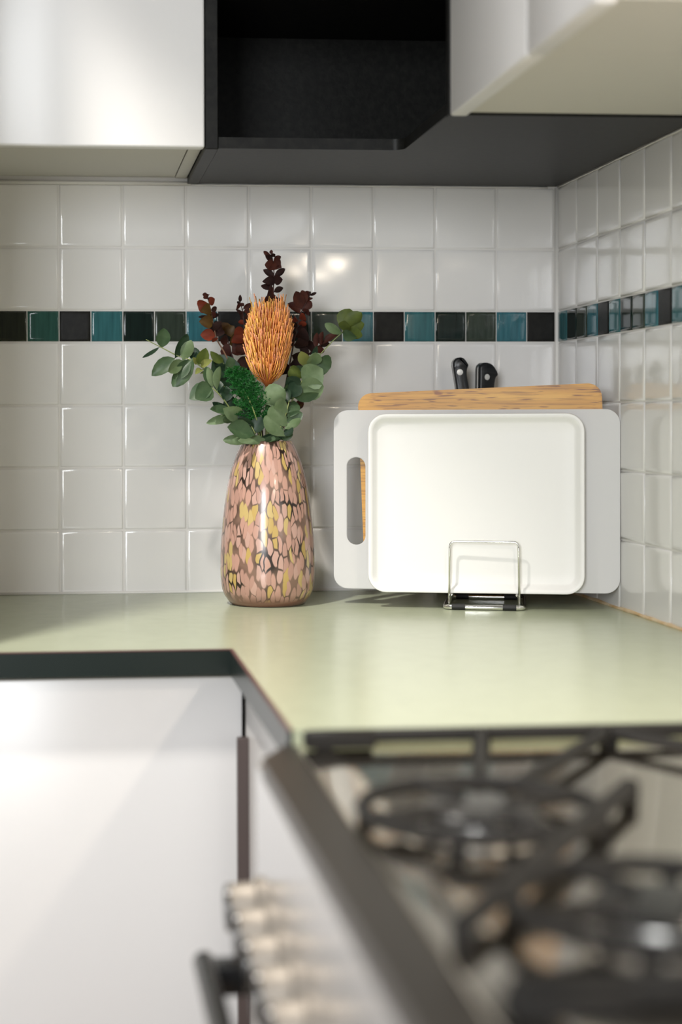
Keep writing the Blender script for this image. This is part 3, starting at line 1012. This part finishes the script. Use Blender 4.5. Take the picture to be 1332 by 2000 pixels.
sprig('burgundy_sprig', 'small burgundy sprig hanging at the right, below the large green leaves', [(536, 864), (552, 838, -.13), (568, 808, -.115), (580, 786, -.11), (588, 772, -.11)], [
    ((582, 784), (592, 764), 18, BR), ((580, 786), (594, 794), 14, BR), ((575, 795), (592, 784), 12, BO), ((570, 804), (560, 786), 16, BD), ((566, 812), (580, 806), 12, BD)],
    M['stem_burg'], RED, root=(-.016, .008))

# fern: feathery sprig of fine needles
foot = Vector((VX + .002, VY - .012, ROOTZ))
t = thing('fern_sprig', 'feathery bright green fern sprig at the front of the bouquet, under the orange flower', 'foliage', foot)
main = smooth_path([foot, at(512, 866, -.195), at(502, 822, -.212), at(488, 784, -.216), at(472, 754, -.213), at(460, 738, -.210)], 8)
b = MB(); b.tube(main, .0011, 5); b.build('stem', M['stem_green'], t, smooth=True)
nb = MB()
for i in range(11, len(main)):
    for rep in range(5):
        p0 = main[i]
        frac = (i - 11) / (len(main) - 11)
        ln = .036 * (1 - .55 * frac)
        ang = random.uniform(-1.5, 1.5)
        dirv = Vector((math.sin(ang) * .85 - .12, random.uniform(-.22, .22), math.cos(ang) * .8 + .15)).normalized()
        tip = p0 + dirv * ln
        nb.tube([p0, (p0 + tip) / 2 + Vector((0, 0, .002)), tip], [.0004, .0003, .0002], 3)
        for k in range(30):
            s_ = .08 + .92 * k / 30
            q = p0.lerp(tip, s_) + Vector((0, 0, .002 * (1 - (2 * s_ - 1) ** 2)))
            nd = (dirv * .6 + Vector((random.gauss(0, 1), random.gauss(0, 1), random.gauss(0, 1))).normalized()).normalized()
            l2 = random.uniform(.003, .0068)
            e_ = q + nd * l2
            sd = nd.cross(Vector((.3, -1, .2))).normalized() * .0007
            nb.add([q - sd, q + sd, q.lerp(e_, .6) + sd * .9, e_, q.lerp(e_, .6) - sd * .9], [[0, 1, 2, 3, 4]])
o = nb.build('frond_needles', M['fern'], t)
o['kind'] = 'stuff'

# orange flower head
foot = Vector((VX, VY - .004, ROOTZ))
t = thing('orange_flower', 'large orange pincushion flower head of fine upright styles, centre of the bouquet', 'flower', foot)
fb, ft = at(522, 748, -.20), at(527, 612, -.195)
core_pts = [at(522, 755, -.20), at(523, 745, -.20), at(523.5, 725, -.20), at(524, 700, -.198), at(524.5, 670, -.197), at(525.5, 640, -.196), at(526.5, 615, -.195), at(527, 602, -.195)]
b = MB(); b.tube([foot, at(522, 866, -.185), at(522, 800, -.197), at(522, 752, -.20)], .003, 8); b.build('stem', M['stem_green'], t, smooth=True)
cm = mat('flower_core', (.34, .085, .012), .8)
b = MB(); b.tube(core_pts, [.003, .009, .016, .021, .0215, .018, .012, .004], 20); b.build('core', cm, t, smooth=True)
sv, sf, sc_ = [], [], []
NS = 980
axis = (ft - fb)
for i in range(NS):
    s_ = (i + .5) / NS
    h = s_ ** .85
    ga = i * 2.399963
    base = fb + axis * (h * .98)
    rad = .0225 * math.sin(PI * min(1, .10 + .80 * h)) ** .8
    out = Vector((math.cos(ga), math.sin(ga), 0))
    p0 = base + out * rad * .85
    ln = random.uniform(.021, .031) * (1.0 if h < .85 else random.choice((.8, .9, 1.15)))
    spread = .62 * (1 - h) ** .7 + .16
    d0 = (out * (spread + .55) + Vector((0, 0, .75))).normalized()
    d1 = (out * spread * .42 + Vector((random.gauss(0, .07), random.gauss(0, .07), 1))).normalized()
    p1 = p0 + d0 * ln * .35
    p2 = p1 + (d0 + d1).normalized() * ln * .35
    p3 = p2 + d1 * ln * .42
    q = random.random()
    side_ = math.cos(ga)
    if q < .30 - .25 * side_:
        col = (1, .52, .055)
    elif q < .74:
        col = (1, .35, .055)
    else:
        col = (.98, .38, .20)
    jit = random.uniform(.62, 1.08)
    col = tuple(min(1, c_ * jit) for c_ in col)
    tipc = tuple(min(1, c_ * .76 + .24 * k_) for c_, k_ in zip(col, (1, .68, .38)))
    n0 = len(sv)
    rr = (.00050, .00070, .00062, .00080)
    for j, (p_, r_) in enumerate(zip((p0, p1, p2, p3), rr)):
        for k in range(3):
            a = 2 * PI * k / 3 + ga
            sv.append(p_ + Vector((math.cos(a), math.sin(a), 0)) * r_)
            sc_.append(tuple(c_ * .8 for c_ in col) if j == 0 else (col if j < 2 else (tuple((c_ + d_) / 2 for c_, d_ in zip(col, tipc)) if j == 2 else tipc)))
    for j in range(3):
        for k in range(3):
            sf.append([n0 + j * 3 + k, n0 + j * 3 + (k + 1) % 3, n0 + (j + 1) * 3 + (k + 1) % 3, n0 + (j + 1) * 3 + k])
    sf.append([n0 + 9, n0 + 10, n0 + 11])
o = obj('flower_styles', sv, sf, M['styles'], t, True)
ca = o.data.color_attributes.new('shade', 'FLOAT_COLOR', 'POINT')
for i, c_ in enumerate(sc_):
    ca.data[i].color = (*c_, 1)
o['kind'] = 'stuff'

# ------------------------------------------------------------------ rack, tray, boards, knives
TH = math.radians(-16)
RC = Vector((-.178, -.228, .9))                # rack centre on the worktop


def rk(lx, ly, lz):
    """rack frame to world: lx along the front rail, ly towards the wall"""
    return RC + Vector((lx * math.cos(TH) - ly * math.sin(TH), lx * math.sin(TH) + ly * math.cos(TH), lz))


t = thing('wire_rack', 'small chrome wire rack with black rubber sleeves, holding the tray and boards upright', 'rack', RC)
RW, R0, R1 = .0555, -.066, .078
b = MB(); b.tube([rk(*q) for q in round_path([(-RW, R0, .0042), (RW, R0, .0042), (RW, R1, .0042), (-RW, R1, .0042)], .012, 5, True)], .0036, 10, True)
b.build('base_frame', M['chrome'], t, smooth=True)
b = MB()
for lx in (-.046, .046):
    b.tube([rk(lx, R0 + .004, .0207), rk(lx, R1 - .004, .0207)], .0016, 8)
b.build('cross_wire', M['chrome'], t, smooth=True)
for i, ly in enumerate((R0 + .004, -.0265, -.0110, .0245, R1 - .004)):
    hgt = .098
    b = MB(); b.tube([rk(*q) for q in round_path([(-.0495, ly, .0075), (-.0485, ly, hgt), (.0485, ly, hgt), (.0495, ly, .0075)], .008, 5)], .0017, 8)
    b.build('divider_loop', M['chrome'], t, smooth=True)
for lx in (-.036, .036):
    for ly in (R0, R1):
        b = MB(); b.tube([rk(lx - .0095, ly, .0046), rk(lx + .0095, ly, .0046)], .0045, 12); b.build('rubber_sleeve', M['rubber'], t, angle=50)




def plate_frame(pl, pr):
    """frame for an upright plate: origin at its lower left corner, X along the lower edge, Z up, front towards -Y'"""
    pl, pr = Vector(pl), Vector(pr)
    ex = (pr - pl).normalized()
    ez = Vector((0, 0, 1))
    ez = (ez - ex * ex.dot(ez)).normalized()
    ey = ez.cross(ex)
    return pl, ex, ey, ez, (pr - pl).length


def lean_frame(fr, deg):
    o_, ex, ey, ez, L_ = fr
    a = math.radians(deg)
    return o_, ex, ey * math.cos(a) - ez * math.sin(a), ez * math.cos(a) + ey * math.sin(a), L_


def to_w(fr, x, y, z):
    return fr[0] + fr[1] * x + fr[2] * y + fr[3] * z


# tray: rounded, raised rim round a sunken flat
fr = lean_frame(plate_frame((-.3545, -.2400, .9228), (-.0560, -.3150, .9228)), 1.0)
Wt, Ht = fr[4], .2590
vs, fs = [], []
rings = [(.016, .0110, .012), (.004, .0120, .010), (.0012, .0138, .006), (0, .0150, .0015), (.0006, .0160, 0), (.0022, .0165, -.0003), (.0052, .0165, .0), (.0075, .0160, .0016), (.0115, .0140, .0068), (.0150, .012, .0080), (.03, .006, .0082)]
NC = 8
for ins, rr_, yy in rings:
    r_ = max(.026 - ins, .006)
    for (x, z) in rrect(Wt - 2 * ins, Ht - 2 * ins, r_, NC, Wt / 2, Ht / 2):
        vs.append(to_w(fr, x, yy, z))
n = 4 * (NC + 1)
for i in range(len(rings) - 1):
    for k in range(n):
        fs.append([i * n + k, i * n + (k + 1) % n, (i + 1) * n + (k + 1) % n, (i + 1) * n + k])
fs.append(list(range(n))[::-1])
fs.append([(len(rings) - 1) * n + k for k in range(n)])
mb = MB(); mb.add(vs, fs)
tr = mb.build('tray', M['tray'], None, angle=40)
tag(tr, 'small white tray with a raised rim, frontmost in the wire rack', 'tray')


def plate_with_hole(fr, Wd, Hd, r, th, hole=None, rot=0.0, bev=.0008):
    """upright rounded plate; hole = (cx, cz, w, h) a stadium slot"""
    bm = bmesh.new()
    outer = rrect(Wd, Hd, r, 8, Wd / 2, Hd / 2)
    loops = [outer]
    if hole:
        loops.append(rrect(hole[2], hole[3], hole[2] / 2 - .0002, 8, hole[0], hole[1]))
    ed = []
    for lp in loops:
        vv = [bm.verts.new((x, 0, z)) for x, z in lp]
        for k in range(len(vv)):
            ed.append(bm.edges.new((vv[k], vv[(k + 1) % len(vv)])))
    bmesh.ops.triangle_fill(bm, use_beauty=True, edges=ed)
    ext = bmesh.ops.extrude_face_region(bm, geom=bm.faces[:])
    for v in [g for g in ext['geom'] if isinstance(g, bmesh.types.BMVert)]:
        v.co.y += th
    bmesh.ops.recalc_face_normals(bm, faces=bm.faces[:])
    if bev:
        edges = [e for e in bm.edges if len(e.link_faces) == 2 and e.calc_face_angle(0) > 1.2]
        bmesh.ops.bevel(bm, geom=edges, offset=bev, segments=2, affect='EDGES')
    R = Matrix.Rotation(-rot, 3, 'Y')
    for v in bm.verts:
        c_ = R @ v.co
        v.co = to_w(fr, c_.x, c_.y, c_.z)
    mb = MB(); mb.bm(bm)
    return mb


fr = lean_frame(plate_frame((-.3950, -.1810, .9228), (-.0020, -.3075, .9228)), 0.6)
o = plate_with_hole(fr, fr[4], .2645, .021, .0045, (.0335, .130, .0275, .1295)).build('cutting_board', M['poly'], None, angle=40)
tag(o, 'frosted white plastic cutting board with a handle slot, second in the wire rack', 'cutting board')

fr = lean_frame(plate_frame((-.3485, -.1840, .9240), (-.0105, -.2866, .9240)), 0.6)
mb = plate_with_hole(fr, fr[4], .2880, .020, .0125, None, math.radians(2.2), .0015)
o = mb.build('bamboo_board', M['bamboo'], None, angle=40)
# re-seat its texture space: object X along the board
base_p, ex, ey, ez = fr[0], fr[1], fr[2], fr[3]
Mx = Matrix(((ex.x, ey.x, ez.x, base_p.x), (ex.y, ey.y, ez.y, base_p.y), (ex.z, ey.z, ez.z, base_p.z), (0, 0, 0, 1)))
o.data.transform(Mx.inverted())
o.matrix_world = Mx
tag(o, 'bamboo cutting board with dark grain streaks behind the white boards', 'cutting board')

t = thing('knife_block', 'dark knife block standing behind the bamboo board', 'knife block', (-.145, -.07, .9))
b = MB(); b.box(-.205, -.085, -.112, -.024, .9003, 1.128, .004); b.build('body', M['wood_dark'], t)


def knife(name_label, cx, top_z, y, tilt, wid, profile, yaw):
    """full-tang handle standing blade down in the block; profile: outline of the handle from the guard up"""
    ax = Vector((math.sin(tilt), 0, math.cos(tilt)))
    t = thing('knife', name_label, 'knife', (cx, y, 1.13), 'knives behind the bamboo board')
    Rm = Matrix.Translation((cx, y, top_z)) @ Matrix.Rotation(tilt, 4, 'Y') @ Matrix.Rotation(yaw, 4, 'Z')
    out = smooth_path([Vector((x, 0, z)) for x, z in profile], 4)
    nn = len(out)
    for sgn in (-1, 1):                        # two scales either side of the tang
        rings = []
        for ins, yy in ((0, sgn * .0013), (0, sgn * .0060), (.0008, sgn * .0074), (.0024, sgn * .0084)):
            cxx = sum(p_.x for p_ in out) / nn
            czz = sum(p_.z for p_ in out) / nn
            rings.append([Vector((p_.x - (ins if p_.x > cxx else -ins), yy, p_.z - (ins if p_.z > czz + .03 else 0))) for p_ in out])
        vs = [v for r_ in rings for v in r_]
        fs = [[i * nn + k, i * nn + (k + 1) % nn, (i + 1) * nn + (k + 1) % nn, (i + 1) * nn + k] for i in range(3) for k in range(nn)]
        fs.append(list(range(3 * nn, 4 * nn)))
        mb = MB(); mb.add(vs, fs); mb.xform(Rm); hs = mb.build('handle_scale', M['handle'], t, angle=45)
        for dz in (-.0225, -.055, -.088):
            mb = MB()
            mb.lathe([(.0048, .0080), (.0048, .0088), (.0030, .0091)], (RIV[0] + (-.0225 - dz) * RIV[1], 0, dz), 14, 'y', True, True)
            if sgn > 0:
                mb.v = [Vector((v.x, -v.y, v.z)) for v in mb.v]
            mb.xform(Rm); mb.build('rivet', M['rivet'], hs, angle=40)
    vs = [Vector((p_.x, yy, p_.z)) for yy in (-.0013, .0013) for p_ in out]
    fs = [list(range(nn))[::-1], list(range(nn, 2 * nn))] + [[k, (k + 1) % nn, nn + (k + 1) % nn, nn + k] for k in range(nn)]
    mb = MB(); mb.add(vs, fs); mb.xform(Rm); mb.build('tang', M['blade'], t)
    zb = min(p_.z for p_ in out)
    mb = MB(); mb.add([(-.010, -.0012, zb), (.012, -.0012, zb), (.012, -.0008, zb - .11), (-.002, -.0005, zb - .14), (-.010, -.0008, zb - .12), (-.010, .0012, zb), (.012, .0012, zb), (.012, .0008, zb - .11), (-.002, .0005, zb - .14), (-.010, .0008, zb - .12)],
                      [[0, 1, 2, 3, 4], [9, 8, 7, 6, 5], [0, 5, 6, 1], [1, 6, 7, 2], [2, 7, 8, 3], [3, 8, 9, 4], [4, 9, 5, 0]])
    mb.xform(Rm); mb.build('blade', M['blade'], t)
    return t


hp = [(-.0115, -.012), (-.0105, -.006), (-.006, -.001), (.001, .0005), (.007, -.0025), (.0115, -.010), (.0125, -.0135), (.0098, -.019), (.0085, -.028), (.0095, -.045), (.0110, -.07), (.0095, -.10), (.0100, -.118), (-.0100, -.118), (-.0105, -.10), (-.0100, -.07), (-.0098, -.045), (-.0108, -.025), (-.0115, -.012)]
RIV = (-.0025, -.10)
knife('black-handled knife with a narrow rounded handle end, left of two behind the bamboo board', -.1800, 1.2690, -.075, math.radians(-6), .023, hp, 0)
RIV = (-.002, 0)
hp2 = [(x * 1.22, z) for x, z in [(-.0118, -.010), (-.0105, -.005), (-.006, -.0008), (-.001, .0), (.006, -.002), (.0125, -.0085), (.0165, -.0175), (.0135, -.022), (.0118, -.030), (.0110, -.045), (.0115, -.07), (.0100, -.10), (.0105, -.112), (-.0100, -.112), (-.0105, -.10), (-.0110, -.07), (-.0112, -.045), (-.0115, -.025), (-.0118, -.010)]]
knife('black-handled knife with a wide hooked handle end, right of two behind the bamboo board', -.1350, 1.2615, -.065, math.radians(2), .026, hp2, math.radians(22))
